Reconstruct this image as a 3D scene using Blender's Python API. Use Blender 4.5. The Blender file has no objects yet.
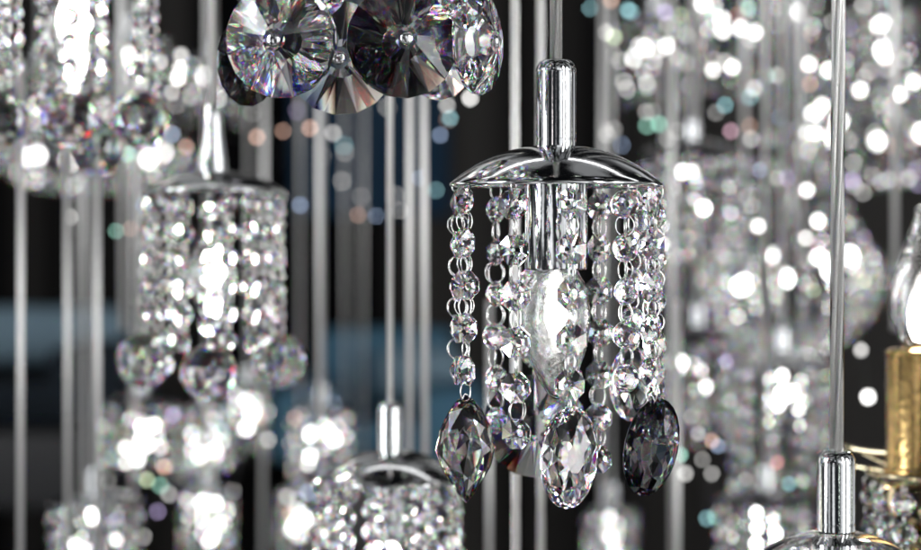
import bpy, bmesh, math, random
from mathutils import Vector, Matrix
random.seed(7)
R = math.radians
sc = bpy.context.scene
col = sc.collection

# ------------------------------------------------------------------ camera
W, H = 921.0, 550.0
HOR = 235.0                 # height of the eye line in the photograph
DF = 1.2                    # focus distance (m)
S = 0.12 / 210.0            # metres per photograph pixel on the focus plane
cam_d = bpy.data.cameras.new('camera'); cam = bpy.data.objects.new('camera', cam_d); col.objects.link(cam)
cam.location = (0, -DF, 0); cam.rotation_euler = (R(90), 0, 0)
cam_d.sensor_width = 36.0; cam_d.lens = 36.0 * DF / (W * S)
cam_d.shift_y = -(H / 2 - HOR) / W
cam_d.clip_start = 0.02; cam_d.clip_end = 100
cam_d.dof.use_dof = True; cam_d.dof.focus_distance = DF - 0.035; cam_d.dof.aperture_fstop = 4.5
sc.camera = cam

# ------------------------------------------------------------------ render
sc.render.engine = 'CYCLES'
cy = sc.cycles
cy.max_bounces = 16; cy.transmission_bounces = 16; cy.glossy_bounces = 8; cy.diffuse_bounces = 2
cy.transparent_max_bounces = 16
cy.caustics_reflective = True; cy.caustics_refractive = True
cy.sample_clamp_indirect = 60; cy.sample_clamp_direct = 0; cy.blur_glossy = 0.0
cy.use_denoising = True
try: cy.denoiser = 'OPENIMAGEDENOISE'
except Exception: pass
cy.use_adaptive_sampling = False
sc.view_settings.view_transform = 'Standard'
sc.view_settings.look = 'None'
sc.view_settings.exposure = 0.0
sc.view_settings.gamma = 1.0

# ------------------------------------------------------------------ world: dim surroundings, bright spots and patches made up for reflections
wd = bpy.data.worlds.new('World'); sc.world = wd; wd.use_nodes = True
nt = wd.node_tree; nt.nodes.clear()
wo = nt.nodes.new('ShaderNodeOutputWorld'); bg = nt.nodes.new('ShaderNodeBackground')
tc = nt.nodes.new('ShaderNodeTexCoord')
vo = nt.nodes.new('ShaderNodeTexVoronoi'); vo.inputs['Scale'].default_value = 6.5
rp = nt.nodes.new('ShaderNodeValToRGB')
rp.color_ramp.elements[0].position = 0.10; rp.color_ramp.elements[0].color = (1, 1, 1, 1)
rp.color_ramp.elements[1].position = 0.16; rp.color_ramp.elements[1].color = (0, 0, 0, 1)
no = nt.nodes.new('ShaderNodeTexNoise'); no.inputs['Scale'].default_value = 3.4; no.inputs['Detail'].default_value = 2
rn = nt.nodes.new('ShaderNodeValToRGB')
rn.color_ramp.elements[0].position = 0.50; rn.color_ramp.elements[0].color = (0.02, 0.022, 0.026, 1)
rn.color_ramp.elements[1].position = 0.60; rn.color_ramp.elements[1].color = (1.35, 1.37, 1.40, 1)
hs = nt.nodes.new('ShaderNodeMix'); hs.data_type = 'RGBA'
hs.inputs['Factor'].default_value = 0.25; hs.inputs[6].default_value = (1, 0.97, 0.93, 1)
mu = nt.nodes.new('ShaderNodeMix'); mu.data_type = 'RGBA'; mu.blend_type = 'MULTIPLY'; mu.inputs['Factor'].default_value = 1
sm = nt.nodes.new('ShaderNodeVectorMath'); sm.operation = 'SCALE'; sm.inputs['Scale'].default_value = 9.0
ad = nt.nodes.new('ShaderNodeVectorMath'); ad.operation = 'ADD'
L = nt.links.new
L(tc.outputs['Generated'], vo.inputs['Vector']); mpw = nt.nodes.new('ShaderNodeMapping'); mpw.inputs['Scale'].default_value = (0.85, 0.85, 0.42)
L(tc.outputs['Generated'], mpw.inputs[0]); L(mpw.outputs[0], no.inputs['Vector'])
L(vo.outputs['Distance'], rp.inputs['Fac']); L(no.outputs['Fac'], rn.inputs['Fac'])
L(vo.outputs['Color'], hs.inputs[7]); L(rp.outputs['Color'], mu.inputs[6]); L(hs.outputs[2], mu.inputs[7])
L(mu.outputs[2], sm.inputs[0]); L(sm.outputs[0], ad.inputs[0]); L(rn.outputs['Color'], ad.inputs[1])
sx = nt.nodes.new('ShaderNodeSeparateXYZ'); L(tc.outputs['Generated'], sx.inputs[0])
mr = nt.nodes.new('ShaderNodeMapRange'); L(sx.outputs['Z'], mr.inputs['Value'])     # upper world dimmed so the domes mirror less light
mr.inputs['From Min'].default_value = 0.25; mr.inputs['From Max'].default_value = 0.6
mr.inputs['To Min'].default_value = 1.0; mr.inputs['To Max'].default_value = 0.22
s2 = nt.nodes.new('ShaderNodeVectorMath'); s2.operation = 'SCALE'
L(ad.outputs[0], s2.inputs[0]); L(mr.outputs[0], s2.inputs['Scale']); L(s2.outputs[0], bg.inputs['Color']); bg.inputs['Strength'].default_value = 0.85
L(bg.outputs[0], wo.inputs['Surface'])

def area(name, loc, target, sx, sy, power, color=(1, 1, 1)):
    d = bpy.data.lights.new(name, 'AREA'); d.shape = 'RECTANGLE'; d.size = sx; d.size_y = sy
    d.energy = power; d.color = color
    o = bpy.data.objects.new(name, d); col.objects.link(o); o.location = loc
    v = Vector(target) - Vector(loc)
    o.rotation_euler = v.to_track_quat('-Z', 'Y').to_euler()
    return o
area('strip_softbox', (0.95, -0.9, 0.25), (0, 0.1, 0), 0.14, 1.3, 7)  # unseen strip softboxes, added for vertical highlights on chrome and crystal
area('strip_softbox', (-1.15, -0.5, 0.3), (0, 0.1, 0), 0.22, 1.3, 9, (0.93, 0.97, 1))
area('overhead_fill', (0.1, 0.9, 1.25), (0.1, 0.95, 0), 2.4, 0.10, 2)  # unseen overhead strip, added for thin highlights on the chrome

area('side_softbox', (-2.3, -0.6, 0.25), (0, 1.4, 0), 0.22, 1.8, 17, (0.94, 0.97, 1))  # unseen tall softboxes on both sides, added to light cables and caps
area('side_softbox', (2.2, -0.9, 0.25), (0, 1.6, 0), 0.4, 1.8, 22)

# ------------------------------------------------------------------ helpers
def P(px, py, D=DF):
    k = S * D / DF
    return Vector(((px - W / 2) * k, D - DF, (HOR - py) * k))
def mat(name):
    m = bpy.data.materials.new(name); m.use_nodes = True; m.node_tree.nodes.clear(); return m
def nd(m, t, **kw):
    n = m.node_tree.nodes.new(t)
    for k, v in kw.items(): n.inputs[k].default_value = v
    return n
def outp(m, sh):
    o = m.node_tree.nodes.new('ShaderNodeOutputMaterial'); m.node_tree.links.new(sh, o.inputs['Surface']); return o
def principled(name, color, metallic=0.0, rough=0.4, bump=0.0, bscale=300, var=0.0, **kw):
    m = mat(name); p = nd(m, 'ShaderNodeBsdfPrincipled')
    p.inputs['Base Color'].default_value = (*color, 1); p.inputs['Metallic'].default_value = metallic
    p.inputs['Roughness'].default_value = rough
    for k, v in kw.items(): p.inputs[k].default_value = v
    lk = m.node_tree.links.new
    if bump or var:
        t = nd(m, 'ShaderNodeTexCoord'); n = nd(m, 'ShaderNodeTexNoise', Scale=bscale, Detail=3.0)
        lk(t.outputs['Object'], n.inputs['Vector'])
        if bump:
            b = nd(m, 'ShaderNodeBump', Strength=bump, Distance=0.001); lk(n.outputs['Fac'], b.inputs['Height'])
            lk(b.outputs['Normal'], p.inputs['Normal'])
        if var:
            r = nd(m, 'ShaderNodeMapRange'); r.inputs['To Min'].default_value = max(0.0, rough - var)
            r.inputs['To Max'].default_value = rough + var
            lk(n.outputs['Fac'], r.inputs['Value']); lk(r.outputs['Result'], p.inputs['Roughness'])
    outp(m, p.outputs[0]); return m
def crystal(name, iors=(1.535, 1.545, 1.557), rough=0.0, tint=(1, 1, 1), bump=0.0, bscale=200, fire=0.09):
    """lead crystal: three glass lobes with a different index for red, green and blue, so facets throw colour"""
    m = mat(name); lk = m.node_tree.links.new
    gs = []
    nrm = None
    if bump:
        t = nd(m, 'ShaderNodeTexCoord'); n = nd(m, 'ShaderNodeTexNoise', Scale=bscale, Detail=2.0)
        lk(t.outputs['Object'], n.inputs['Vector'])
        b = nd(m, 'ShaderNodeBump', Strength=bump, Distance=0.001); lk(n.outputs['Fac'], b.inputs['Height']); nrm = b
    for i, c in enumerate(((1, 0, 0), (0, 1, 0), (0, 0, 1))):
        g = nd(m, 'ShaderNodeBsdfGlass', Roughness=rough, IOR=iors[i])
        g.inputs['Color'].default_value = tuple(a * b for a, b in zip(c, tint)) + (1,)
        if nrm: lk(nrm.outputs['Normal'], g.inputs['Normal'])
        gs.append(g)
    a = nd(m, 'ShaderNodeAddShader'); lk(gs[0].outputs[0], a.inputs[0]); lk(gs[1].outputs[0], a.inputs[1])
    b = nd(m, 'ShaderNodeAddShader'); lk(a.outputs[0], b.inputs[0]); lk(gs[2].outputs[0], b.inputs[1])
    w = nd(m, 'ShaderNodeBsdfGlass', Roughness=rough, IOR=iors[1]); w.inputs['Color'].default_value = (*tint, 1)
    if nrm: lk(nrm.outputs['Normal'], w.inputs['Normal'])
    x = nd(m, 'ShaderNodeMixShader', Fac=fire); lk(w.outputs[0], x.inputs[1]); lk(b.outputs[0], x.inputs[2])
    outp(m, x.outputs[0]); return m
def glass(name, ior=1.45, rough=0.0, color=(1, 1, 1), bump=0.0, bscale=200, veil=0.0):
    m = mat(name); lk = m.node_tree.links.new
    g = nd(m, 'ShaderNodeBsdfGlass', Roughness=rough, IOR=ior); g.inputs['Color'].default_value = (*color, 1)
    if bump:
        t = nd(m, 'ShaderNodeTexCoord'); n = nd(m, 'ShaderNodeTexNoise', Scale=bscale, Detail=3.0, Distortion=0.6)
        lk(t.outputs['Object'], n.inputs['Vector'])
        b = nd(m, 'ShaderNodeBump', Strength=bump, Distance=0.001); lk(n.outputs['Fac'], b.inputs['Height'])
        lk(b.outputs['Normal'], g.inputs['Normal'])
    s = g.outputs[0]
    if veil:
        tr = nd(m, 'ShaderNodeBsdfTranslucent'); mx = nd(m, 'ShaderNodeMixShader', Fac=veil)
        lk(g.outputs[0], mx.inputs[1]); lk(tr.outputs[0], mx.inputs[2]); s = mx.outputs[0]
    outp(m, s); return m
def emit(name, color, strength):
    m = mat(name); e = nd(m, 'ShaderNodeEmission', Strength=strength); e.inputs['Color'].default_value = (*color, 1)
    outp(m, e.outputs[0]); return m

M = dict(
    chrome=principled('chrome', (0.70, 0.71, 0.72), 1.0, 0.085, bump=0.025, bscale=700, var=0.04),
    darkchrome=principled('black_nickel', (0.10, 0.10, 0.11), 1.0, 0.16),  # same chrome, darkened in its colour so these domes reflect less
    wire=principled('steel_wire', (0.82, 0.82, 0.80), 1.0, 0.16),
    cablewire=principled('tinned_wire', (0.86, 0.85, 0.83), 0.55, 0.32, bump=0.35, bscale=600, var=0.1),
    gold=principled('gold', (0.80, 0.54, 0.22), 1.0, 0.22, bump=0.5, bscale=160, var=0.08),
    goldline=principled('pale_gold', (0.86, 0.74, 0.50), 1.0, 0.2),
    crystal=crystal('crystal', (1.52, 1.545, 1.575)),
    firecrystal=crystal('fire_crystal', (1.53, 1.55, 1.575), fire=0.16),
    ballcrystal=crystal('ball_crystal', (1.52, 1.55, 1.585), fire=0.2),
    smoke=crystal('dark_tint_crystal', (1.52, 1.55, 1.585), tint=(0.48, 0.48, 0.49), fire=0.15),  # grey tint puts the dark refracted in clear crystal into its colour
    fantint=crystal('grey_fire_crystal', (1.535, 1.55, 1.568), tint=(0.84, 0.85, 0.87), fire=0.28),  # slight tint of the same sort, dark refraction put into the colour
    halftint=crystal('half_tint_crystal', (1.52, 1.55, 1.585), tint=(0.70, 0.69, 0.67), fire=0.15),  # weaker tint, again dark refraction put into the glass colour
    honey=crystal('honey_crystal', tint=(1.0, 0.90, 0.72)),
    bulbglass=glass('bulb_glass', 1.45, 0.0, bump=0.35, bscale=260),
    bulbinner=glass('bulb_glass_inner', 1.45, 0.02, bump=0.35, bscale=230, veil=0.0),
    clear=glass('clear_glass', 1.46, 0.0),
    pvc=glass('clear_sleeve', 1.38, 0.03, bump=0.15, bscale=400),
    hot=emit('lamp_filament', (1.0, 0.97, 0.93), 24),
    hotfar=emit('lamp_glow', (1.0, 0.98, 0.95), 17),
    hotwhite=emit('small_lamp', (1.0, 0.99, 0.97), 13),
)

def finish(name, me, m, parent=None, smooth=False, loc=None, rot=None):
    if m is not None and not me.materials: me.materials.append(m)
    if smooth: me.shade_smooth()
    o = bpy.data.objects.new(name, me); col.objects.link(o)
    if parent is not None: o.parent = parent
    if loc is not None: o.location = loc
    if rot is not None: o.rotation_euler = rot
    return o
def mesh(name, V, F):
    me = bpy.data.meshes.new(name); me.from_pydata([tuple(v) for v in V], [], F); me.update(); return me
def hull_mesh(name, pts):
    bm = bmesh.new()
    for p in pts: bm.verts.new(p)
    r = bmesh.ops.convex_hull(bm, input=bm.verts[:])
    bad = [e for e in r['geom_interior'] + r['geom_unused'] if isinstance(e, bmesh.types.BMVert)]
    bmesh.ops.delete(bm, geom=bad, context='VERTS')
    bmesh.ops.dissolve_limit(bm, angle_limit=R(1.0), verts=bm.verts[:], edges=bm.edges[:])
    bmesh.ops.recalc_face_normals(bm, faces=bm.faces[:])
    me = bpy.data.meshes.new(name); bm.to_mesh(me); bm.free(); return me
def lathe(prof, n=48, close=True):
    """prof: list of (r,z) -> verts, faces (axis z)"""
    V, F = [], []; rings = []
    for r, z in prof:
        if r < 1e-7: rings.append([len(V)]); V.append((0, 0, z))
        else:
            rings.append(list(range(len(V), len(V) + n)))
            V += [(r * math.cos(2 * math.pi * k / n), r * math.sin(2 * math.pi * k / n), z) for k in range(n)]
    for a, b in zip(rings, rings[1:]):
        if len(a) == 1 and len(b) == 1: continue
        for k in range(n):
            k2 = (k + 1) % n
            if len(a) == 1: F.append((a[0], b[k2], b[k]))
            elif len(b) == 1: F.append((a[k], a[k2], b[0]))
            else: F.append((a[k], a[k2], b[k2], b[k]))
    return V, F
def fixn(me):
    bm = bmesh.new(); bm.from_mesh(me); bmesh.ops.recalc_face_normals(bm, faces=bm.faces[:]); bm.to_mesh(me); bm.free(); return me
def tube_vf(pts, r, n=8, rf=None):
    V, F = [], []
    m = len(pts)
    for i, p in enumerate(pts):
        p = Vector(p)
        t = (Vector(pts[min(i + 1, m - 1)]) - Vector(pts[max(i - 1, 0)])).normalized()
        a = Vector((1, 0, 0)) if abs(t.x) < 0.8 else Vector((0, 1, 0))
        u = t.cross(a).normalized(); w = t.cross(u)
        rr = r if rf is None else r * rf(i / (m - 1))
        for k in range(n):
            an = 2 * math.pi * k / n
            V.append(p + (u * math.cos(an) + w * math.sin(an)) * rr)
    for i in range(m - 1):
        for k in range(n):
            F.append((i * n + k, i * n + (k + 1) % n, (i + 1) * n + (k + 1) % n, (i + 1) * n + k))
    F.append(tuple(range(n))[::-1]); F.append(tuple((m - 1) * n + k for k in range(n)))
    return V, F
def ring_vf(c, rad, minor, plane='YZ', n=28, k=6, sq=1.0):
    V, F = [], []
    c = Vector(c)
    for i in range(n):
        a = 2 * math.pi * i / n
        if plane == 'YZ': d = Vector((0, math.cos(a) * sq, math.sin(a))); ax = Vector((1, 0, 0))
        elif plane == 'XZ': d = Vector((math.cos(a) * sq, 0, math.sin(a))); ax = Vector((0, 1, 0))
        else: d = Vector((math.cos(a), math.sin(a), 0)); ax = Vector((0, 0, 1))
        for j in range(k):
            b = 2 * math.pi * j / k
            V.append(c + d * (rad + minor * math.cos(b)) + ax * minor * math.sin(b))
    for i in range(n):
        for j in range(k):
            F.append((i * k + j, ((i + 1) % n) * k + j, ((i + 1) % n) * k + (j + 1) % k, i * k + (j + 1) % k))
    return V, F
class MB:
    def __init__(s): s.V = []; s.F = []
    def add(s, vf, mtx=None):
        V, F = vf; o = len(s.V)
        s.V += [(mtx @ Vector(v)) if mtx is not None else Vector(v) for v in V]
        s.F += [tuple(o + i for i in f) for f in F]; return s
    def box(s, x0, x1, y0, y1, z0, z1):
        V = [(x, y, z) for x in (x0, x1) for y in (y0, y1) for z in (z0, z1)]
        return s.add((V, [(0, 1, 3, 2), (4, 6, 7, 5), (0, 4, 5, 1), (2, 3, 7, 6), (0, 2, 6, 4), (1, 5, 7, 3)]))
    def build(s, name, m, parent=None, smooth=True, **kw):
        return finish(name, fixn(mesh(name, s.V, s.F)), m, parent, smooth, **kw)
def vf_of(me): return [v.co.copy() for v in me.vertices], [tuple(p.vertices) for p in me.polygons]
def thing(name, label, cat, loc=(0, 0, 0), group=None):
    o = bpy.data.objects.new(name, None); o.empty_display_size = 0.02; col.objects.link(o); o.location = loc
    tag(o, label, cat, group); return o
def tag(o, label, cat, group=None, kind=None):
    o['label'] = label; o['category'] = cat
    if group: o['group'] = group
    if kind: o['kind'] = kind
    return o
def structure(o): o['kind'] = 'structure'; return o

# ------------------------------------------------------------------ crystal shapes (shared meshes), face toward -Y, up = Z
def octa_pts(Rr, t, star=0.16, mid=True):
    pts = []
    for k in range(8):
        a = R(22.5 + 45 * k)
        for s_ in (-1, 1):
            pts.append((Rr * math.cos(a), s_ * 0.09 * Rr, Rr * math.sin(a)))
            pts.append((star * Rr * math.cos(a), s_ * t, star * Rr * math.sin(a)))
    if mid:
        for k in range(8):
            a = R(45 * k)
            for s_ in (-1, 1): pts.append((0.60 * Rr * math.cos(a), s_ * t * 0.70, 0.60 * Rr * math.sin(a)))
    return pts
RB = 0.0089
OCT = hull_mesh('octagon_bead', octa_pts(RB, 0.0044, 0.2, False)); OCT.materials.append(M['crystal'])
def round_pts(Rr, t):
    pts = []
    for rr, yy, n, off in ((1, 0.10, 12, 0), (0.78, 0.55, 12, 15), (0.42, 0.92, 6, 0)):
        for k in range(n):
            a = R(off + 360 / n * k)
            for s_ in (-1, 1): pts.append((rr * Rr * math.cos(a), s_ * yy * t, rr * Rr * math.sin(a)))
    return pts
RND = hull_mesh('round_bead', round_pts(0.0082, 0.0058)); RND.materials.append(M['crystal'])
def oval_pts(a, b, t, point=0.0, n=24):
    pts = []
    def xy(th, k):
        x, z = math.sin(th) * a * k, math.cos(th) * b * k
        if z < 0: x *= 1 - point * (-z / b) ** 1.5
        else: x *= 1 - 0.5 * point * (z / b) ** 1.5
        return x, z
    for k, yy, m, off in ((1, 0.07, n, 0), (0.86, 0.50, n // 2, 0.5), (0.60, 0.84, n // 2, 0.0), (0.30, 1.0, n // 3, 0.5)):
        for i in range(m):
            x, z = xy(2 * math.pi * (i + off) / m, k)
            for s_ in (-1, 1): pts.append((x, s_ * yy * t, z))
    return pts
OVAL = hull_mesh('oval_drop', oval_pts(0.0172, 0.0280, 0.0085)); OVAL.materials.append(M['crystal'])
MARQ = hull_mesh('marquise_drop', oval_pts(0.0185, 0.0300, 0.0120, point=0.72, n=16)); MARQ.materials.append(M['crystal'])
def disc_pts(Rr, t, n=32):
    pts = []
    for i in range(n):
        a = 2 * math.pi * i / n
        k = 1.0 if i % 2 == 0 else 0.985
        for s_ in (-1, 1): pts.append((k * Rr * math.cos(a), s_ * 0.08 * t, k * Rr * math.sin(a)))
    for i in range(n // 2):
        a = 2 * math.pi * (i + 0.5) / (n // 2)
        pts.append((0.20 * Rr * math.cos(a), -t, 0.20 * Rr * math.sin(a)))
        pts.append((0.24 * Rr * math.cos(a), t, 0.24 * Rr * math.sin(a)))
    return pts
DISC = hull_mesh('disc_crystal', disc_pts(0.0315, 0.0115)); DISC.materials.append(M['firecrystal'])
def darkened(me, mm='smoke'):  # copy with dark refraction put into its glass tint
    c = me.copy(); c.name = 'darkened_' + me.name; c.materials.clear(); c.materials.append(M[mm]); return c
OVALS, MARQS, DISCS = darkened(OVAL), darkened(MARQ, 'halftint'), darkened(DISC)
DISCF = darkened(DISC, 'fantint')
def ball_pts(Rr):
    pts = []
    for la, n, off in ((-78, 5, 0), (-58, 10, .5), (-36, 14, 0), (-12, 16, .5), (12, 16, 0), (36, 14, .5), (58, 10, 0), (78, 5, .5)):
        for k in range(n):
            a = 2 * math.pi * (k + off) / n
            pts.append((Rr * math.cos(R(la)) * math.cos(a), Rr * math.cos(R(la)) * math.sin(a), Rr * math.sin(R(la))))
    return pts
BALL = hull_mesh('crystal_ball', ball_pts(0.0240)); BALL.materials.append(M['ballcrystal'])
HB = 0.0070       # bead hole distance from its centre

# ------------------------------------------------------------------ metal and glass builders
def dome_mesh(rad, h, m):
    prof = [(0.0, h)]
    N = 18
    for i in range(1, N + 1):
        r = rad * i / N
        prof.append((r, h * (1 - (r / rad) ** 2.35)))
    prof += [(rad * 1.006, -0.0006), (rad * 1.004, -0.0018), (rad * 0.985, -0.0020), (rad * 0.975, -0.0008)]
    for i in range(N - 1, 0, -1):
        r = rad * 0.975 * i / N
        prof.append((r, h * (1 - (r / rad) ** 2.35) - 0.0012))
    prof.append((0.0, h - 0.0012))
    return mesh('canopy', *lathe(prof, 96))
def cap_prof(r, z0, h, kind='cup'):
    if kind == 'bottle':
        return [(0, z0 + h), (r * 0.55, z0 + h), (r * 0.62, z0 + h * .97), (r * 0.66, z0 + h * .6), (r * 0.95, z0 + h * .14), (r * 1.0, z0), (0, z0)]
    return [(0, z0 + h), (r * 0.62, z0 + h), (r * 0.78, z0 + h - 0.0008), (r * 0.90, z0 + h - 0.0026), (r * 0.97, z0 + h - 0.0045), (r * 1.0, z0 + h - 0.006), (r, z0 + h - 0.0068),
            (r * 0.975, z0 + h - 0.0071), (r * 0.975, z0 + h - 0.0076), (r, z0 + h - 0.0079),
            (r, z0 + 0.0052), (r * 0.975, z0 + 0.0049), (r * 0.975, z0 + 0.0044), (r, z0 + 0.0041), (r, z0 + 0.0006), (r * 0.9, z0), (0, z0)]
def lathe_obj(name, prof, m, parent, n=64, loc=None, sharp=False):
    me = fixn(mesh(name, *lathe(prof, n)))
    o = finish(name, me, m, parent, True, loc=loc)
    if sharp:
        try: me.set_sharp_from_angle(angle=R(32))
        except Exception: pass
    return o
def strand_cable(parent, z0, z1, r=0.0036, near=True):
    """clear sleeve with tinned wires inside"""
    if near:
        mb = MB()
        nseg = 200
        for k in range(3):
            ph = k * 2.094
            pts = [(0.46 * r * math.cos(ph + 13 * t), 0.46 * r * math.sin(ph + 13 * t), z0 + (z1 - z0) * t) for t in [i / nseg for i in range(nseg + 1)]]
            mb.add(tube_vf(pts, r * 0.36, 8))
        c = mb.build('cable', M['cablewire'], parent)
        s = MB().add(tube_vf([(0, 0, z0), (0, 0, z1)], r, 20)).build('sleeve', M['pvc'], c)
        return c
    mb = MB().add(tube_vf([(0, 0, z0), (0, 0, z1)], r * 0.85, 10))
    return mb.build('cable', M['cablewire'], parent)

BULB = [(0.0, 0.0), (0.0095, -0.0), (0.0120, -0.004), (0.0160, -0.011), (0.0185, -0.019), (0.0197, -0.028), (0.0196, -0.036), (0.0185, -0.044),
        (0.0165, -0.052), (0.0136, -0.060), (0.0102, -0.067), (0.0064, -0.0730), (0.0030, -0.0770), (0.0, -0.0790)]
BULB_OUT = None
def bulb(parent, z, s=1.0, near=True, m='hotfar', simple_s=1.0):
    """candle bulb hanging tip down from z"""
    global BULB_OUT
    if near:
        g = lathe_obj('bulb', [(r * s, zz * s) for r, zz in BULB], M['bulbglass'], parent, 48, loc=(0, 0, z))
        ig = lathe_obj('inner_glass', [(0, -0.003)] + [(r * 0.90 * s, (zz * 0.93 - 0.003) * s) for r, zz in BULB[1:]], M['bulbinner'], g, 48)
        ig.data.flip_normals()
        cap = [(0, -0.014), (0.0026, -0.015), (0.0052, -0.021), (0.0062, -0.028), (0.0054, -0.036), (0.0026, -0.042), (0, -0.043)]
        f = lathe_obj('filament', [(r * s, zz * s) for r, zz in cap], M['hot'], g, 16)
    else:
        g = lathe_obj('bulb', [(r * s, zz * s) for r, zz in BULB] + [(0, -0.074 * s)] + [(r * s * .92, (zz * .92 - .003) * s) for r, zz in BULB[-2:0:-1]] + [(0, -0.0035 * s)], M['clear'], parent, 24, loc=(0, 0, z))
        cap = [(0, -0.014), (0.0030, -0.016), (0.0042, -0.022), (0.0046, -0.030), (0.0036, -0.038), (0, -0.042)]
        f = lathe_obj('filament', [(r * s * simple_s, zz * s) for r, zz in cap], M[m], g, 14)
    return g

def strand(parent, ang, rad, n, pitch=0.0245, zoff=0.0, drop=None, dyaw=0.0, dtilt=0.0, bead=None, jit=12, yaw=0.0, extra=0.0, dscale=1.0, rings=True, merged=False, tone=None):
    """ang: degrees from the side facing the camera, positive to the right"""
    a = R(ang)
    rd = random.Random(int(ang * 7 + n * 31 + zoff * 9000 + rad * 1e5))
    loc = Vector((rad * math.sin(a), -rad * math.cos(a), 0))
    rz = a + R(yaw)
    bead = bead or OCT
    z0 = -0.0128 - zoff
    mb = MB(); zs = [z0 - i * pitch for i in range(n)]
    rr = (pitch - 2 * HB) / 2 + 0.0010
    if rings:
        top = 0.0
        mb.add(ring_vf((0, 0, (z0 + HB) / 2 + 0.0005), abs(z0 + HB) / 2 + 0.0012, 0.00042, 'YZ'))
        for z in zs[:-1]:
            mb.add(ring_vf((0, 0, z - pitch / 2), rr, 0.00042, 'YZ'), Matrix.Rotation(R(rd.uniform(-24, 24)), 4, 'Z'))
            if rr < 0.004: continue
            mb.add(ring_vf((0.0004, rd.uniform(-.0006, .0006), z - pitch / 2 + .0004), rr * 0.97, 0.00036, 'YZ', sq=rd.uniform(.9, 1.06)), Matrix.Rotation(R(rd.uniform(-35, 35)), 4, 'Z'))
    else:
        mb.add(tube_vf([(0, 0, 0), (0, 0, zs[-1])], 0.0004, 4))
    zl = zs[-1] - HB
    dz = None
    if drop is not None:
        rl = 0.0058 + extra
        if rings: mb.add(ring_vf((0, 0, zl - rl + 0.0008), rl, 0.00045, 'YZ', sq=0.8))
        half = {'oval': 0.0255, 'marq': 0.0275, 'disc': 0.029, 'ball': 0.0235, 'oct': 0.0063, 'sdisc': 0.029, 'fdisc': 0.029, 'soval': 0.0255, 'smarq': 0.0275}[drop]
        half *= dscale
        dz = zl - 2 * rl + 0.002 - half
        me = {'oval': OVAL, 'marq': MARQ, 'disc': DISC, 'ball': BALL, 'oct': OCT, 'sdisc': DISCS, 'fdisc': DISCF, 'soval': OVALS, 'smarq': MARQS}[drop]
    if merged:
        bb = MB(); V, F = vf_of(bead)
        for z in zs:
            q = Matrix.Translation((0, 0, z)) @ Matrix.Rotation(R(rd.uniform(-40, 40)), 4, 'Z') @ Matrix.Rotation(R(rd.uniform(-8, 8)), 4, 'X')
            bb.add((V, F), q)
        so = bb.build('bead_strand', M['crystal'], parent, smooth=False, loc=loc, rot=(0, 0, rz))
    else:
        so = mb.build('bead_strand', M['wire'], parent, loc=loc, rot=(R(rd.uniform(-1.3, 1.3)), R(rd.uniform(-1.0, 1.0)), rz))
        for z in zs:
            finish('bead', bead, None, so, False, loc=(rd.uniform(-.0004, .0004), 0, z),
                   rot=(R(rd.uniform(-5, 5)), R(rd.uniform(-4, 4)), R(rd.uniform(-jit, jit))))
    if drop is not None:
        d = finish('drop', me, None, so, False, loc=(0, 0, dz), rot=(0, R(dtilt), R(dyaw))); d.scale = (dscale, dscale, dscale)
        if not merged and drop != 'oct':
            pin = MB().add(ring_vf((0, 0, half + 0.0008), 0.0026, 0.0004, 'YZ', 16, 5)).build('pin', M['wire'], None)
            pin.parent = so; pin.location = (0, 0, dz)
    return so

def pendant(px, rimy, D, label, capy, strands, group='crystal pendant lamps hanging from cables', cap='cup', capw=40, domew=212, domeh=38, near=True,
            bulb_z=None, bulb_s=1.0, zcable=0.62, rings=True, merged=False, socket=True, hot='hotfar', simple_s=1.0, domemat='chrome', cable_r=0.0036, scale=1.0):
    """px, rimy: photo pixel of the dome rim centre; sizes in focus-plane pixels"""
    t = thing('pendant_lamp', label, 'pendant lamp', P(px, rimy, D), group)
    t.scale = (scale, scale, scale)
    rad, h = domew / 2 * S, domeh * S
    finish('canopy', fixn(dome_mesh(rad, h, None)), M[domemat], t, True)
    ch = capy * S
    lathe_obj('cable_cap', cap_prof(capw / 2 * S, h - 0.0015, ch, cap), M['chrome'], t, 48, sharp=True)
    ztop = max(0.06, (zcable - t.location.z)) / scale
    cbl = strand_cable(t, h + ch - 0.004, h + ch + ztop, cable_r, near)
    if socket:
        sr = 0.0180
        lathe_obj('socket', [(0.004, h * 0.7), (sr * 0.9, h * 0.7), (sr, h * 0.6), (sr, -0.0485), (sr * 0.97, -0.0495), (sr * 0.90, -0.0495), (sr * 0.90, -0.044), (0.006, -0.044), (0.004, h * .6)],
                  M['chrome'], t, 48, sharp=True)
        bz = -0.0455
    else: bz = -0.02
    if merged:
        rb = random.Random(int(px * 3 + rimy))
        for kk in range(6):
            ab = rb.uniform(0, 6.28); rq = rb.uniform(0.1, 0.62) * rad
            lathe_obj('bulb', [(0, 0.0042), (0.0022, 0.003), (0.0029, 0), (0.0022, -0.003), (0, -0.0042)], M['hotwhite'], t, 10, loc=(rq * math.cos(ab), rq * math.sin(ab), -rb.uniform(0.012, 0.062)))
        for s in strands: strand(t, rings=rings, merged=merged, **s)
        return t
    if bulb_z is not None: bz = bulb_z
    bulb(t, bz, bulb_s, near=near and rings, m=hot, simple_s=simple_s)
    for s in strands: strand(t, rings=rings, merged=merged, **s)
    return t

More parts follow.
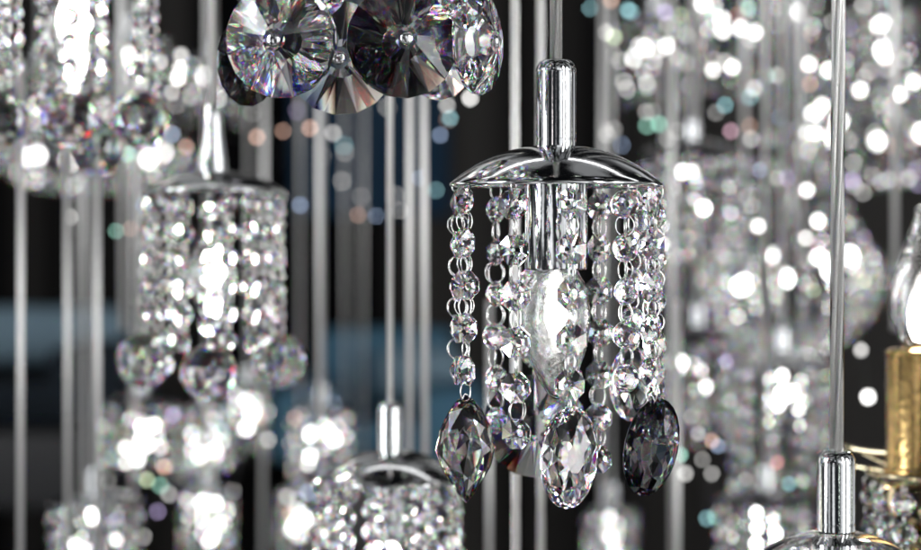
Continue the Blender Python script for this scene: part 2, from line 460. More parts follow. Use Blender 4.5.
# ------------------------------------------------------------------ setting behind
def strip_noise_wall(name, cols, scale):
    m = mat(name); lk = m.node_tree.links.new
    t = nd(m, 'ShaderNodeTexCoord'); mp = nd(m, 'ShaderNodeMapping'); mp.inputs['Scale'].default_value = (scale, 1, 0.05)
    n = nd(m, 'ShaderNodeTexNoise', Scale=1.0, Detail=2.0)
    r = nd(m, 'ShaderNodeValToRGB'); r.color_ramp.elements[0].position = 0.42; r.color_ramp.elements[1].position = 0.60
    r.color_ramp.elements[0].color = (*cols[0], 1); r.color_ramp.elements[1].color = (*cols[1], 1)
    p = nd(m, 'ShaderNodeBsdfPrincipled', Roughness=0.9); p.inputs['Specular IOR Level'].default_value = 0.08
    lk(t.outputs['Object'], mp.inputs[0]); lk(mp.outputs[0], n.inputs['Vector']); lk(n.outputs['Fac'], r.inputs['Fac'])
    lk(r.outputs['Color'], p.inputs['Base Color']); outp(m, p.outputs[0]); return m
M['wall'] = strip_noise_wall('dark_panelled_wall', ((0.002, 0.002, 0.0025), (0.055, 0.052, 0.049)), 2.6)
M['floor'] = principled('dark_floor', (0.02, 0.02, 0.022), 0, 0.4)
M['navy'] = principled('navy_panel', (0.016, 0.040, 0.075), 0, 0.9, bump=.1, bscale=20, **{'Specular IOR Level': 0.1})
M['bluecloth'] = principled('blue_upholstery', (0.07, 0.18, 0.27), 0, 0.8, bump=.3, bscale=200)
M['navycloth'] = principled('navy_upholstery', (0.006, 0.013, 0.022), 0, 0.9, bump=.3, bscale=200)
M['palecloth'] = principled('pale_cushion', (0.20, 0.30, 0.37), 0, 0.8, bump=.3, bscale=200)
FL = -1.10
structure(MB().box(-3.2, 3.2, 4.6, 4.7, FL, 2.2).build('wall', M['wall'], smooth=False))
structure(MB().box(-3.2, 3.2, -0.3, 4.6, FL - 0.05, FL).build('floor', M['floor'], smooth=False))
D0 = 5.55
a0, a1 = P(285, -30, D0), P(448, 215, D0)
o = MB().box(a0.x, a1.x, a0.y - 0.03, a0.y + 0.01, a1.z, a0.z).build('wall_panel', M['navy'], smooth=False)
o.location.y += 0.22; tag(o, 'tall dark navy wall panel blurred behind the centre cables', 'wall panel')

def pillow_box(x0, x1, y0, y1, z0, z1, b=0.04):
    bm = bmesh.new(); bmesh.ops.create_cube(bm, size=1)
    for v in bm.verts:
        v.co = Vector(((x0 + x1) / 2 + v.co.x * (x1 - x0), (y0 + y1) / 2 + v.co.y * (y1 - y0), (z0 + z1) / 2 + v.co.z * (z1 - z0)))
    bmesh.ops.bevel(bm, geom=bm.edges[:], offset=b, segments=4, affect='EDGES', profile=0.6)
    V = [v.co.copy() for v in bm.verts]; F = [tuple(v.index for v in f.verts) for f in bm.faces]; bm.free(); return V, F
def sofa(x0, x1, ytop, yseat, D, label, cushions, cloth='bluecloth'):
    a, b = P(x0, ytop, D), P(x1, yseat, D)
    w = b.x - a.x
    t = thing('sofa', label, 'sofa', ((a.x + b.x) / 2, a.y, FL), 'sofas in the dark background')
    zt, zs = a.z - FL, b.z - FL
    MB().add(pillow_box(-w / 2, w / 2, 0.0, 0.18, zs - 0.1, zt)).build('backrest', M[cloth], t)
    MB().add(pillow_box(-w / 2, w / 2, -0.5, -0.005, zs - 0.10, zs - 0.02)).build('seat', M[cloth], t)
    MB().add(pillow_box(-w / 2, w / 2, -0.49, 0.17, zs - 0.28, zs - 0.11, 0.02)).build('base', M['floor'], t)
    for sx in (-1, 1):
        MB().add(pillow_box(sx * w / 2 - 0.07, sx * w / 2 + 0.07, -0.5, 0.16, zs - 0.10, zs + 0.06)).build('armrest', M[cloth], t)
        for yy in (-0.42, 0.10):
            MB().add(tube_vf([(sx * (w / 2 - .04), yy, 0), (sx * (w / 2 - .04), yy, zs - 0.26)], 0.025, 10)).build('leg', M['chrome'], t)
    for cx, cw in cushions:
        c = P(cx, 0, D).x - t.location.x
        MB().add(pillow_box(c - cw, c + cw, -0.16, -0.012, zs - 0.0, zs + 0.13, 0.05)).build('cushion', M['palecloth'], t)
sofa(318, 452, 330, 400, 5.0, 'pale blue sofa back blurred between the ball pendant and main pendant', [(420, 0.1)])
sofa(-90, 118, 318, 362, 4.8, 'dark blue sofa with pale cushion blurred at the left edge', [(10, 0.13), (88, 0.10)], 'navycloth')

# ------------------------------------------------------------------ lone cables
def cable(px, D, y0, y1, label, w=12, near=False, name='cable'):
    """w: width in focus-plane px; hangs between photo rows y0 and y1"""
    a = P(px, y1, D); b = P(px, y0, D)
    r = w / 2 * S
    mb = MB()
    if near:
        for k in range(3):
            ph = k * 2.09; n = 220
            mb.add(tube_vf([(0.5 * r * math.cos(ph + 34 * i / n), 0.5 * r * math.sin(ph + 34 * i / n), (b.z - a.z) * i / n) for i in range(n + 1)], r * 0.42, 8))
    else:
        for k in range(2):
            mb.add(tube_vf([((k - .5) * r, 0, 0), ((k - .5) * r, 0, b.z - a.z)], r * 0.52, 8))
    o = mb.build('hanging_cable', M['cablewire'], loc=a, rot=(R(random.uniform(-.4, .4)), R(random.uniform(-.25, .25)), 0))
    tag(o, label, 'cable', 'silver cables hanging straight down')
    if near: MB().add(tube_vf([(0, 0, 0), (0, 0, b.z - a.z)], r, 16)).build('sleeve', M['pvc'], o)
    return o
TOP = -260
for args in [
    (20, 1.75, 60, 640, 'thick silver cable nearest the left edge of the photo'),
    (68, 1.95, 60, 640, 'left one of the close pair of silver cables below the top left crystal balls'),
    (84, 2.2, TOP, 640, 'faint grey cable between the close pair below the top left crystal balls'),
    (98, 1.95, 60, 640, 'right one of the close pair of silver cables below the top left crystal balls'),
    (122, 2.1, TOP, 330, 'thin blurred cable just left of the ball pendant strands'),
    (132, 2.4, TOP, 660, 'faintest blurred cable behind the left strands of the ball pendant'),
    (262, 2.4, TOP, 660, 'dim blurred cable behind the right crystal ball of the ball pendant'),
    (320, 2.05, TOP, 660, 'wide soft cable right of the ball pendant'),
    (346, 3.1, TOP, 660, 'thin faint cable left of the centre cable against navy'),
    (362, 2.9, TOP, 660, 'thin faint cable just left of the sharp centre cable'),
    (409, 1.8, TOP, 660, 'first silver cable right of the bottom centre pendant cable'),
    (426, 1.8, TOP, 660, 'second silver cable right of the bottom centre pendant cable'),
    (489, 1.9, 300, 660, 'dim cable seen between the two left drops of the main pendant'),
    (516, 1.42, TOP, 660, 'silver cable just left of the main pendant cap, passing behind its dome'),
    (541, 1.50, TOP, 660, 'silver cable directly behind the main pendant cap'),
    (601, 2.25, TOP, 700, 'wide pale cable right of the main pendant cap'),
    (672, 2.15, TOP, 700, 'blurred cable left of the dark domed pendant in the upper right'),
    (745, 2.6, TOP, 300, 'soft cable in the bead shower left of the sharp right cable'),
    (802, 2.4, TOP, 260, 'soft cable closest to the left of the sharp right cable'),
    (895, 2.0, TOP, 330, 'blurred cable above the gold candle at the right edge'),
    (677, 1.95, 300, 700, 'single pale cable below the beads right of the dark oval drop'),
]:
    px, D, y0, y1, lab = args
    cable(px, D, y0, y1, lab, w=(6 if D > 2.8 else random.uniform(8, 11) if D > 1.6 else 11), near=(D < 1.6))

# ------------------------------------------------------------------ 1. main pendant
pendant(556, 183, DF, 'large sharp chrome domed pendant lamp with a lit candle bulb and oval crystal drops', 88,
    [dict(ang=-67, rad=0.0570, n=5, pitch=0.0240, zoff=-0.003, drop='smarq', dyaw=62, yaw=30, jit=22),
     dict(ang=-27, rad=0.0565, n=6, pitch=0.0252, yaw=6, jit=8),
     dict(ang=6.5, rad=0.0560, n=5, pitch=0.0247, drop='oval', dyaw=14, dtilt=3, extra=-0.0015, yaw=2, jit=10),
     dict(ang=40, rad=0.0560, n=5, pitch=0.0240, yaw=-18, jit=16, bead=RND),
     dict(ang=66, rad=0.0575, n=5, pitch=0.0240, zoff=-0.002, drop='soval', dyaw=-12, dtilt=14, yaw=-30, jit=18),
     dict(ang=92, rad=0.0570, n=6, pitch=0.0245, zoff=0.006, yaw=-60, jit=22, bead=RND),
     dict(ang=124, rad=0.0560, n=4, pitch=0.0230, zoff=-0.002, dscale=0.8, drop='oval', dyaw=55, jit=22, bead=RND),
     dict(ang=150, rad=0.0565, n=7, pitch=0.0250, jit=12), dict(ang=168, rad=0.0570, n=6, pitch=0.0245, zoff=0.004, jit=40, bead=RND),
     dict(ang=190, rad=0.0560, n=5, pitch=0.0225, zoff=-0.002, drop='fdisc', dyaw=-8, jit=12, dscale=0.98, extra=-0.001),
     dict(ang=216, rad=0.0570, n=6, pitch=0.0250, zoff=0.002, jit=60, bead=RND),
     dict(ang=256, rad=0.0575, n=5, pitch=0.0240, zoff=-0.001, jit=30)],
    group=None, zcable=0.55)

# ------------------------------------------------------------------ 2. ball pendant, left middle
def ballstrands(n=5, pitch=0.0232, rad=0.056, seed=1, balls=5):
    rd = random.Random(seed); out = []
    for k in range(9):
        a = -72 + 40 * k + rd.uniform(-4, 4)
        isb = k in (0, 2, 4, 6, 8) if balls == 5 else True
        out.append(dict(ang=a, rad=rad, n=n if isb else n + 1, pitch=pitch, zoff=rd.uniform(-.003, .005), drop='ball' if isb else None, jit=35, bead=RND if k % 2 else OCT))
    return out
pendant(213, 190, 1.55, 'blurred pendant lamp with three large faceted crystal balls, left of centre', 100, [
    dict(ang=-75, rad=0.0565, n=5, pitch=0.0232, drop='ball', jit=30), dict(ang=-42, rad=0.056, n=7, pitch=0.0225, jit=30, bead=RND),
    dict(ang=-19, rad=0.055, n=6, pitch=0.0225, zoff=.003, jit=30), dict(ang=20, rad=0.055, n=6, pitch=0.0228, jit=30, bead=RND),
    dict(ang=3, rad=0.048, n=5, pitch=0.0232, zoff=0.008, drop='ball', jit=20), dict(ang=38, rad=0.056, n=6, pitch=0.0232, jit=30),
    dict(ang=75, rad=0.0575, n=5, pitch=0.0232, drop='ball', jit=30), dict(ang=98, rad=0.056, n=7, pitch=0.0225, zoff=0.006, jit=30, bead=RND),
    dict(ang=135, rad=0.056, n=7, pitch=0.0232, jit=30), dict(ang=175, rad=0.056, n=7, pitch=0.0232, jit=30),
    dict(ang=222, rad=0.056, n=6, pitch=0.0232, jit=30), dict(ang=262, rad=0.056, n=7, pitch=0.0225, zoff=0.006, jit=30, bead=RND)],
    cap='bottle', capw=46, domeh=30, near=False, socket=False, bulb_z=-0.040, simple_s=1.0, scale=0.86)
# 3. bottom centre pendant
pendant(390, 478, 1.48, 'blurred chrome domed pendant rising from the bottom edge, left of the main pendant', 70,
    [dict(ang=-84 + 25.7 * k, rad=0.0575 - 0.006 * (k % 2), n=7, pitch=0.0185, zoff=-0.006 + 0.007 * (k % 2), jit=50, bead=RND if k % 2 else OCT) for k in range(14)],
    capw=36, domew=202, domeh=40, near=False, simple_s=1.2, cable_r=0.0032, scale=0.87)

# 4. bottom right pendant with glass dome
t = thing('pendant_lamp', 'pendant with a sharp chrome cap and clear glass dome at the bottom right', 'pendant lamp', P(836, 560, 1.22), 'crystal pendant lamps hanging from cables')
k = S
lathe_obj('cable_cap', cap_prof(19.5 * k, 0.0165, 82 * k), M['chrome'], t, 48, sharp=True)
gp = []
for i in range(0, 21):
    r = 0.0475 * i / 20; gp.append((r, 0.0170 * (1 - (r / 0.0475) ** 2.4)))
gp2 = [(r * 0.96, z - 0.0022) for r, z in gp][::-1]
lathe_obj('glass_dome', gp + [(0.0475, -0.002), (0.0465, -0.0035), (0.0455, -0.003)] + gp2, M['clear'], t, 72)
lathe_obj('socket', [(0, 0.013), (0.012, 0.013), (0.0155, 0.009), (0.0165, -0.05), (0.0148, -0.052), (0, -0.05)], M['chrome'], t, 40, sharp=True)
bulb(t, -0.052, 0.9)
c = strand_cable(t, 0.0155 + 82 * k, 0.75, 0.0041, True)
c.rotation_euler = (0, R(0.25), 0)
for q in range(9): strand(t, -80 + 40 * q, 0.0450, 4, zoff=0.002, drop='oval' if q % 2 == 0 else None)

# ------------------------------------------------------------------ 5. disc chandelier at the top centre
t = thing('crystal_chandelier', 'cluster of big round faceted crystal discs hanging in at the top edge', 'chandelier', P(360, -75, 1.16))
o0 = t.location
lathe_obj('canopy', [(0, 0.03), (0.02, 0.028), (0.06, 0.012), (0.082, 0.0), (0.082, -0.003), (0.078, -0.003), (0, -0.001)], M['chrome'], t, 64)
strand_cable(t, 0.028, 0.35, 0.0036, True)
for (px, py, D, sc_, yaw, pitch) in [(281, 40, 1.13, 1.0, -14, 4), (402, 42, 1.14, 0.98, 12, -6), (341, 58, 1.22, 1.05, -3, 3), (478, 42, 1.16, 0.93, 62, 0),
                                     (247, 62, 1.22, 0.82, 55, 0), (306, -18, 1.22, 0.8, -10, 5), (446, -22, 1.21, 0.85, 30, 0), (438, 58, 1.24, 0.80, 40, 0)]:
    p = P(px, py, D) - o0
    hang = -p.z - 0.0315 * sc_
    mb = MB().add(tube_vf([(0, 0, 0.0315 * sc_ - 0.002), (0.0005, 0, 0.0315 * sc_ + 0.012), (0, 0, -p.z)], 0.0005, 6))
    mb.add(ring_vf((0, 0, 0.0315 * sc_ + 0.001), 0.004, 0.0004, 'YZ', 20, 5))
    h = mb.build('hanger', M['wire'], t, loc=p)
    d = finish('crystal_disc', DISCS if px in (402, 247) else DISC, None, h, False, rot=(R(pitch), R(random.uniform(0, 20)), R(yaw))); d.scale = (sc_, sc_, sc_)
    pr = [(0, 0.0), (0.0032, 0.0002), (0.0046, 0.0014), (0.0050, 0.0030), (0.0, 0.0031)]
    b = lathe_obj('stud', [(r * sc_ * 0.82, -z * 0.85) for r, z in pr], M['chrome'], h, 20)
    yv = Vector((0, -1, 0)); yv.rotate(d.rotation_euler)
    b.location = yv * (0.0118 * sc_ + 0.0026); b.rotation_euler = yv.to_track_quat('Z', 'Y').to_euler()
for (px, D) in [(426, 1.2), (456, 1.17), (462, 1.14), (318, 1.22)]:
    p = P(px, 0, D) - o0
    so = strand(t, 0, 0.0, 3, pitch=0.018, jit=40); so.location = (p.x, p.y, 0)

# 6. top left ball pendant
pendant(74, -78, 1.52, 'bright blurred pendant with faceted crystal balls cut by the top left corner', 60, [
    dict(ang=-70, rad=0.062, n=6, pitch=0.0200, zoff=0.010, drop='ball', jit=30), dict(ang=-40, rad=0.060, n=6, pitch=0.0220, jit=30, bead=RND),
    dict(ang=8, rad=0.050, n=6, pitch=0.0205, zoff=0.008, drop='ball', jit=20), dict(ang=28, rad=0.060, n=6, pitch=0.0215, jit=30),
    dict(ang=62, rad=0.061, n=6, pitch=0.0205, zoff=0.008, drop='ball', jit=30), dict(ang=95, rad=0.0625, n=7, pitch=0.0215, jit=30, bead=RND),
    dict(ang=130, rad=0.061, n=7, pitch=0.0215, jit=30), dict(ang=170, rad=0.061, n=7, pitch=0.0215, drop='ball', jit=30),
    dict(ang=215, rad=0.061, n=7, pitch=0.0215, jit=30), dict(ang=255, rad=0.0625, n=7, pitch=0.0215, jit=30)],
    near=False, domew=225, simple_s=1.2, bulb_z=-0.05, bulb_s=1.15, zcable=0.75, scale=0.885)

# ------------------------------------------------------------------ 7. gold candle chandelier, right edge
t = thing('candle_chandelier', 'gold candle sleeve with a lit clear flame bulb at the right edge', 'chandelier', P(920, 480, 1.40))
q = S * 1.40 / DF
lathe_obj('candle_sleeve', [(0.004, 132 * q), (27 * q, 132 * q), (33 * q, 130 * q), (34.5 * q, 126 * q), (33.6 * q, 124 * q), (33.6 * q, 14 * q), (35.5 * q, 12 * q), (36.2 * q, 9 * q), (35.5 * q, 6 * q), (34 * q, 5 * q), (34 * q, 0.002), (0.004, 0.002)], M['gold'], t, 56, sharp=True)
lathe_obj('drip_cup', [(0, 0.0015), (38 * q, 0.001), (52 * q, 0.005), (54 * q, 0.0062), (55 * q, 0.005), (52 * q, 0.0018), (38 * q, -0.003), (0, -0.003)], M['goldline'], t, 64)
fl = [(0, 0), (14 * q, 0), (20 * q, 8 * q), (29 * q, 30 * q), (31 * q, 50 * q), (28 * q, 72 * q), (20 * q, 95 * q), (11 * q, 116 * q), (6 * q, 130 * q), (5 * q, 140 * q), (0, 144 * q)]
b = lathe_obj('bulb', fl, M['clear'], t, 40, loc=(0, 0, 132 * q))
lathe_obj('inner_glass', [(r * 0.93, z * 0.96 + 0.0008) for r, z in fl], M['clear'], b, 40).data.flip_normals()
lathe_obj('filament', [(0, 6 * q), (6 * q, 8 * q), (11 * q, 20 * q), (12 * q, 36 * q), (8 * q, 52 * q), (0, 60 * q)], M['hot'], b, 20)
st = []
for i in range(22):
    z = -0.003 - i * 0.0052
    st.append(((24 + 15 * math.sin(i * 0.55 + 0.6)) * q, z))
lathe_obj('glass_stem', [(0, -0.003)] + st + [(0, st[-1][1])], M['honey'], t, 14)
for z0, z1, yy in ((26 * q, 30 * q, 0), (8 * q, 4 * q, 0.0)):
    pass
arm = MB().add(tube_vf([(-66 * q + 60 * q * u, 0.03 - 0.03 * u, 28 * q - 3 * q * math.sin(u * 3)) for u in [i / 8 for i in range(9)]], 3.2 * q, 8))
arm.add(tube_vf([(-66 * q + 60 * q * u, 0.03 - 0.03 * u, 10 * q - 7 * q * u) for u in [i / 8 for i in range(9)]], 2.6 * q, 8))
arm.add(tube_vf([(-66 * q + 60 * q * u, 0.035 - 0.03 * u, 28 * q * (1 - u) + 2 * q) for u in [i / 8 for i in range(9)]], 1.6 * q, 8))
arm.build('arm', M['goldline'], t)
for kx in range(7):
    a = R(-150 + kx * 40)
    so = strand(t, -150 + kx * 40, 50 * q, 4, pitch=0.0195, zoff=0.0, jit=60, bead=RND)

# ------------------------------------------------------------------ background pendants and chandeliers
def far_strands(nst, n, rad=0.056, pitch=0.0190, seed=0, drop=None):
    rd = random.Random(seed)
    return [dict(ang=-85 + 360 / nst * k + rd.uniform(-5, 5), rad=rad * rd.uniform(0.93, 1.0), n=n + rd.choice((0, 0, 1)), pitch=pitch, zoff=rd.uniform(-.004, .006), jit=45,
                 bead=RND if rd.random() < .5 else OCT, drop=drop if k % 2 == 0 else None) for k in range(nst)]
BG = 'blurred bead pendants glowing in the background'
for (px, ry, D, lab, nst, n, dom) in [
    (692, 152, 2.25, 'blurred pendant with a dark flat dome just right of the main pendant', 9, 6, 196),
    (697, 335, 2.35, 'blurred domed pendant with bright beads beside the dark oval drop', 9, 6, 170),
    (782, 362, 2.15, 'brightest bead drum in the lower right, left of the lowest cable end', 11, 7, 196),
    (765, 500, 2.05, 'blurred domed bead pendant cut by the bottom edge, below the brightest drum', 9, 6, 170),
    (611, 508, 2.55, 'small bead pendant cut by the bottom edge under the main pendant drops', 8, 5, 110),
    (141, 402, 2.45, 'bright bead pendant directly below the leftmost crystal ball of the ball pendant', 9, 4, 160),
    (207, 408, 2.60, 'blurred bead pendant below the middle crystal ball', 7, 4, 100),
    (248, 388, 2.75, 'small bright bead pendant below the rightmost crystal ball', 7, 4, 90),
    (207, 492, 2.55, 'small bead pendant low down left of the bottom centre pendant, with two bright lights', 8, 4, 110),
    (95, 502, 2.15, 'bead pendant cut by the bottom edge near the left corner', 9, 5, 170),
    (321, 410, 2.55, 'bright bead pendant peeking over the left rim of the bottom centre pendant', 8, 4, 130),
    (300, 490, 2.75, 'dim bead pendant against the left strands of the bottom centre pendant', 8, 4, 110),
    (664, 215, 2.7, 'narrow dim bead pendant glimpsed just behind the right strands of the main pendant', 7, 6, 110),
    (655, 20, 2.9, 'loose bead pendant high up right of the main pendant cable', 5, 6, 180),
    (722, -10, 2.7, 'tall bead pendant at the top edge between main and right cable', 6, 7, 210),
    (790, -30, 2.9, 'tall bead pendant at the top edge just left of the right cable', 6, 9, 170),
    (880, 10, 2.8, 'bead pendant high in the upper right corner', 6, 7, 180),
    (130, 40, 3.0, 'far bead pendant behind the top left crystal balls', 9, 6, 200),
    (40, 70, 3.1, 'far bead pendant under the top left crystal balls at the edge', 8, 4, 200),
    (212, 60, 3.2, 'faint far bead pendant above the ball pendant cap', 8, 4, 150),
]:
    r = dom / 2 * S
    far = D > 2.85
    pendant(px, ry, D, lab, 46, far_strands(nst, n, rad=r * 0.92, seed=int(px + ry)), group=BG, capw=30, domew=dom, domeh=24 * dom / 200, near=False,
            rings=False, merged=True, socket=False, bulb_z=-0.012 - 0.006, bulb_s=0.9 * (0.55 if far else 1), hot='hotfar', simple_s=1.15, domemat=('darkchrome' if px in (692, 697, 765, 141, 722) else 'chrome'), zcable=0.95, cable_r=0.003)

# far crystal chandelier with a bowl of beads
def bowl(px, py, D, rad, depth, label, nst=18, tiers=1, up=0.16, bulbs=8, hang=0.9):
    t = thing('crystal_chandelier', label, 'chandelier', P(px, py, D), 'crystal chandeliers blurred in the background')
    MB().add(ring_vf((0, 0, 0), rad, 0.003, 'XY', 48, 6)).add(ring_vf((0, 0, up), rad * 0.3, 0.003, 'XY', 32, 6)).add(
        tube_vf([(0, 0, -depth), (0, 0, hang)], 0.004, 8)).build('frame', M['chrome'], t)
    V, F = vf_of(RND)
    rd = random.Random(int(px))
    for k in range(nst):
        a = 2 * math.pi * k / nst; mb = MB()
        m = 11
        for i in range(m):
            u = (i + 0.5) / m
            r = rad * math.cos(u * math.pi / 2) ** 0.75; z = -depth * math.sin(u * math.pi / 2)
            mb.add((V, F), Matrix.Translation((r * math.cos(a), r * math.sin(a), z)) @ Matrix.Rotation(a + rd.uniform(-.6, .6), 4, 'Z') @ Matrix.Rotation(rd.uniform(-.3, .3), 4, 'X'))
        for i in range(8):
            u = (i + 0.5) / 8
            r = rad * (1 - 0.7 * u); z = up * u ** 1.6
            if k % 2 == 0: mb.add((V, F), Matrix.Translation((r * math.cos(a), r * math.sin(a), z)) @ Matrix.Rotation(a + rd.uniform(-.6, .6), 4, 'Z'))
        mb.build('bead_strand', M['crystal'], t, smooth=False)
    for k in range(bulbs):
        a = 2 * math.pi * (k + 0.4) / bulbs
        lathe_obj('bulb', [(0, 0.007), (0.0045, 0.004), (0.0055, -0.001), (0.004, -0.006), (0, -0.008)], M['hotwhite'], t, 12,
                  loc=(rad * 0.72 * math.cos(a), rad * 0.72 * math.sin(a), rd.uniform(-0.3, 0.1) * depth))
    return t
bowl(792, 262, 2.5, 0.105, 0.10, 'wide bowl shaped crystal chandelier behind the right cable', 20, bulbs=9)
bowl(870, 120, 3.0, 0.11, 0.09, 'far bowl shaped crystal chandelier above the flame bulb', 16, bulbs=7)
bowl(95, 150, 3.3, 0.15, 0.06, 'far shallow crystal chandelier left of the ball pendant', 18, bulbs=7)

# small emitting points added to stand for blurred crystal glints
def lights(pts, D, label, size=0.0040):
    base = P(sum(p[0] for p in pts) / len(pts), sum(p[1] for p in pts) / len(pts), D)
    t = thing('glint_points', label, 'glint points', base, 'added glint points in the background')
    pp = [P(x, y, D) - base for x, y, c, s in sorted(pts)]
    path = []
    for a, b in zip(pp, pp[1:]):
        for u in (0, .25, .5, .75): path.append(a.lerp(b, u) + Vector((0, 0, 0.006 - 0.006 * 4 * u * (1 - u))))
    path.append(pp[-1] + Vector((0, 0, .006)))
    MB().add(tube_vf(path, 0.0005, 4)).build('wire', M['floor'], t)  # thin thread added to join the points
    for x, y, c, s in pts:
        key = 'glint_%s' % c
        if key not in M:
            M[key] = emit('glint_point_' + c, dict(peach=(1, .62, .48), white=(1, .98, .95), green=(.5, 1, .8), blue=(.55, .7, 1), violet=(.74, .6, 1), cyan=(.5, .93, 1), pink=(1, .62, .76), lime=(.82, 1, .64), red=(1, .42, .38))[c], 5)
            M[key + 'h'] = emit('bright_glint_point_' + c, (1, .98, .95), 10)
        e = M[key + ('h' if s > 1.4 else '')]; q = (0.55 + 0.40 * s) * random.uniform(0.66, 1.06)
        o = lathe_obj('lamp', [(0, 0.0034 * q), (0.0022 * q, 0.0024 * q), (0.0031 * q, 0), (0.0022 * q, -0.0024 * q), (0, -0.0034 * q)], e, t, 12, loc=P(x, y, D) - base)  # emitting point for one blurred glint disc
W_ = 'white'
lights([(207, 140, 'pink', .8), (186, 147, 'peach', .9), (257, 137, 'peach', 1.1), (283, 131, 'peach', 1.1), (310, 128, 'peach', 1.1), (172, 134, 'blue', .9), (333, 133, W_, .7)], 2.5, 'row of peach coloured points of light right of the ball pendant cap')
lights([(128, 154, 'green', .8), (131, 229, 'peach', .7), (116, 231, 'green', .6), (70, 217, W_, .8), (155, 177, W_, .9), (143, 205, 'blue', .6)], 2.4, 'green and white points of light left of the ball pendant dome')
lights([(358, 215, 'peach', .7), (376, 216, 'blue', .6), (400, 211, W_, .6), (300, 205, 'blue', .6), (420, 178, 'blue', .7), (436, 190, 'cyan', .6)], 2.5, 'faint points of light in the dark between the two main pendants')
lights([(450, 118, 'cyan', 1.0), (447, 105, W_, .8), (470, 98, W_, 1.8), (440, 135, 'blue', .7)], 2.4, 'pale cyan points of light below the big crystal discs')
lights([(604, 32, W_, 1.7), (614, 37, 'lime', 1.0), (628, 10, 'cyan', 1.0), (611, 0, 'peach', .8), (666, 46, W_, 2.0), (643, 72, W_, .8), (646, 112, W_, .8), (659, 124, 'green', 1.0), (665, 12, 'violet', 1), (681, 15, 'lime', .9), (714, 12, 'green', .9), (590, 8, 'cyan', .8)], 2.5, 'coloured points of light right of the main pendant cable')
lights([(713, 70, W_, 2.0), (732, 67, W_, 2.0), (755, 32, W_, 1.7), (780, 117, 'blue', 1.1), (803, 52, 'lime', .9), (809, 64, W_, 2.0), (810, 84, 'peach', 1.0), (822, 105, W_, 1.8), (829, 70, W_, 1.9), (804, 133, W_, 2.1), (815, 133, W_, 1.8), (725, 105, 'cyan', .8), (731, 131, 'pink', .9), (738, 14, 'red', .8), (754, 88, W_, .9), (780, 76, W_, 1.0), (748, 8, 'green', .8)], 2.45, 'dense white points of light between the dark domed pendant and the right cable')
lights([(860, 90, W_, 1.8), (900, 94, W_, 2.0), (914, 82, W_, 2.0), (918, 137, 'red', .9), (893, 3, 'cyan', 1.2), (864, 77, W_, .9), (918, 185, 'violet', .8), (846, 60, W_, .8)], 2.5, 'white points of light at the top right corner above the flame bulb')
lights([(720, 181, 'green', .8), (735, 270, 'green', .8), (784, 275, 'cyan', 1.1), (813, 290, 'lime', 1.2), (864, 281, 'lime', 1.0), (850, 285, W_, .8), (807, 190, W_, 2.0), (806, 238, W_, 1.9), (818, 221, W_, 1.8), (828, 265, W_, 1.6), (760, 170, 'blue', .9), (777, 178, W_, .9), (818, 247, 'pink', .9), (733, 213, W_, 2.1), (758, 226, W_, 2.4)], 2.35, 'bright points of light around the bowl shaped chandelier')
lights([(727, 362, 'violet', .9), (868, 397, W_, 1.6), (861, 350, W_, 1.4), (776, 463, 'red', .9), (789, 484, 'cyan', .9), (698, 434, W_, .9), (712, 441, 'peach', 1.0), (718, 446, 'blue', .9), (680, 455, 'green', 1.1), (747, 408, W_, 1.5), (770, 410, W_, 1.6), (780, 397, 'lime', .9), (746, 481, W_, 1.2), (701, 370, W_, 1.3), (768, 363, W_, 1.3)], 2.2, 'points of light around the lower right bead drums')
lights([(112, 458, 'green', .9), (147, 480, 'lime', 1.1), (164, 467, 'peach', .9), (173, 415, 'violet', .8), (141, 440, W_, 1.9), (149, 428, W_, 1.9), (125, 448, W_, 1.7), (126, 463, W_, 1.5), (138, 460, W_, 1.5), (154, 425, W_, 1.7), (160, 448, W_, 1.0)], 2.4, 'cluster of white points of light under the leftmost crystal ball')
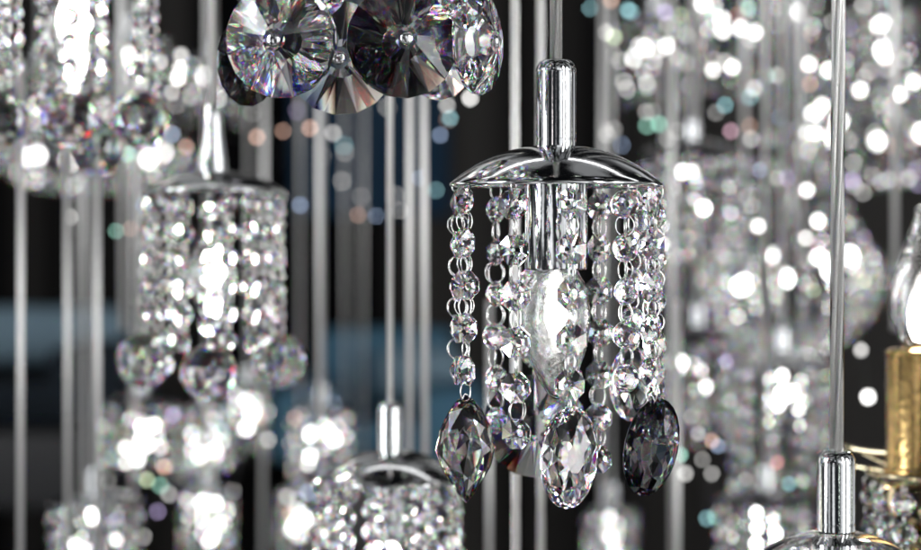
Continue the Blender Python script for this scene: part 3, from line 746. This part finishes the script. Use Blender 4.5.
lights([(221, 431, 'cyan', .9), (214, 450, W_, 1.9), (222, 442, W_, 1.4), (247, 428, W_, 1.8), (251, 415, W_, 1.8), (260, 418, 'peach', .9), (203, 476, 'red', .7), (268, 440, W_, .9), (209, 503, W_, 1.7), (209, 519, W_, 2.0), (191, 520, W_, .9), (224, 522, W_, .8)], 2.55, 'bright points of light below the middle and right crystal balls')
lights([(117, 529, W_, 1.8), (107, 520, 'violet', .8), (90, 519, W_, .9), (94, 497, W_, .7), (75, 545, W_, 1.5), (60, 540, W_, .9)], 2.3, 'points of light at the bottom left corner')
lights([(333, 404, 'blue', .8), (302, 413, W_, .9), (295, 419, 'peach', .9), (311, 432, W_, 1.7), (331, 432, W_, 2.2), (322, 448, W_, 2.0), (308, 464, W_, 1.7), (338, 425, W_, 1.5), (292, 468, 'red', .7), (287, 497, W_, .8), (308, 493, 'blue', .9), (305, 520, W_, 2.2), (316, 518, W_, 1.4), (290, 514, 'peach', .9)], 2.6, 'white points of light left of the bottom centre pendant')
lights([(180, 68, W_, 1.9), (178, 78, W_, 1.8), (181, 55, W_, 1.2), (160, 62, W_, .9), (172, 92, W_, .8), (140, 60, W_, 1.2), (155, 110, W_, .7)], 2.3, 'white points of light right of the top left crystal balls')

def scatter(n, x0, x1, y0, y1, D, label, seed, smin=.5, smax=1.0, tints=('white',) * 13 + ('blue', 'peach', 'green', 'violet', 'cyan')):  # more added points at random, for dim blurred discs
    rd = random.Random(seed)
    lights([(rd.uniform(x0, x1), rd.uniform(y0, y1), rd.choice(tints), rd.uniform(smin, smax)) for _ in range(n)], D, label)
scatter(26, 600, 700, 0, 150, 2.7, 'loose scatter of dim grey points of light above the dark domed pendant', 3)
scatter(24, 700, 840, 0, 240, 2.6, 'dim scatter of added glint points filling the bead shower left of the right cable', 5)
scatter(22, 846, 921, 0, 200, 2.7, 'dim scatter of added glint points right of the right cable near the top', 8)
scatter(20, 0, 190, 100, 190, 2.8, 'dim scatter of added glint points under the top left crystal balls', 11)
scatter(16, 250, 450, 60, 200, 3.0, 'faint scatter of added glint points over the navy panel', 12, .4, .6)
scatter(24, 660, 860, 330, 540, 2.4, 'dim scatter of added glint points among the lower right bead drums', 13)
scatter(18, 90, 350, 395, 540, 2.6, 'dim scatter of added glint points among the lower left bead pendants', 14)
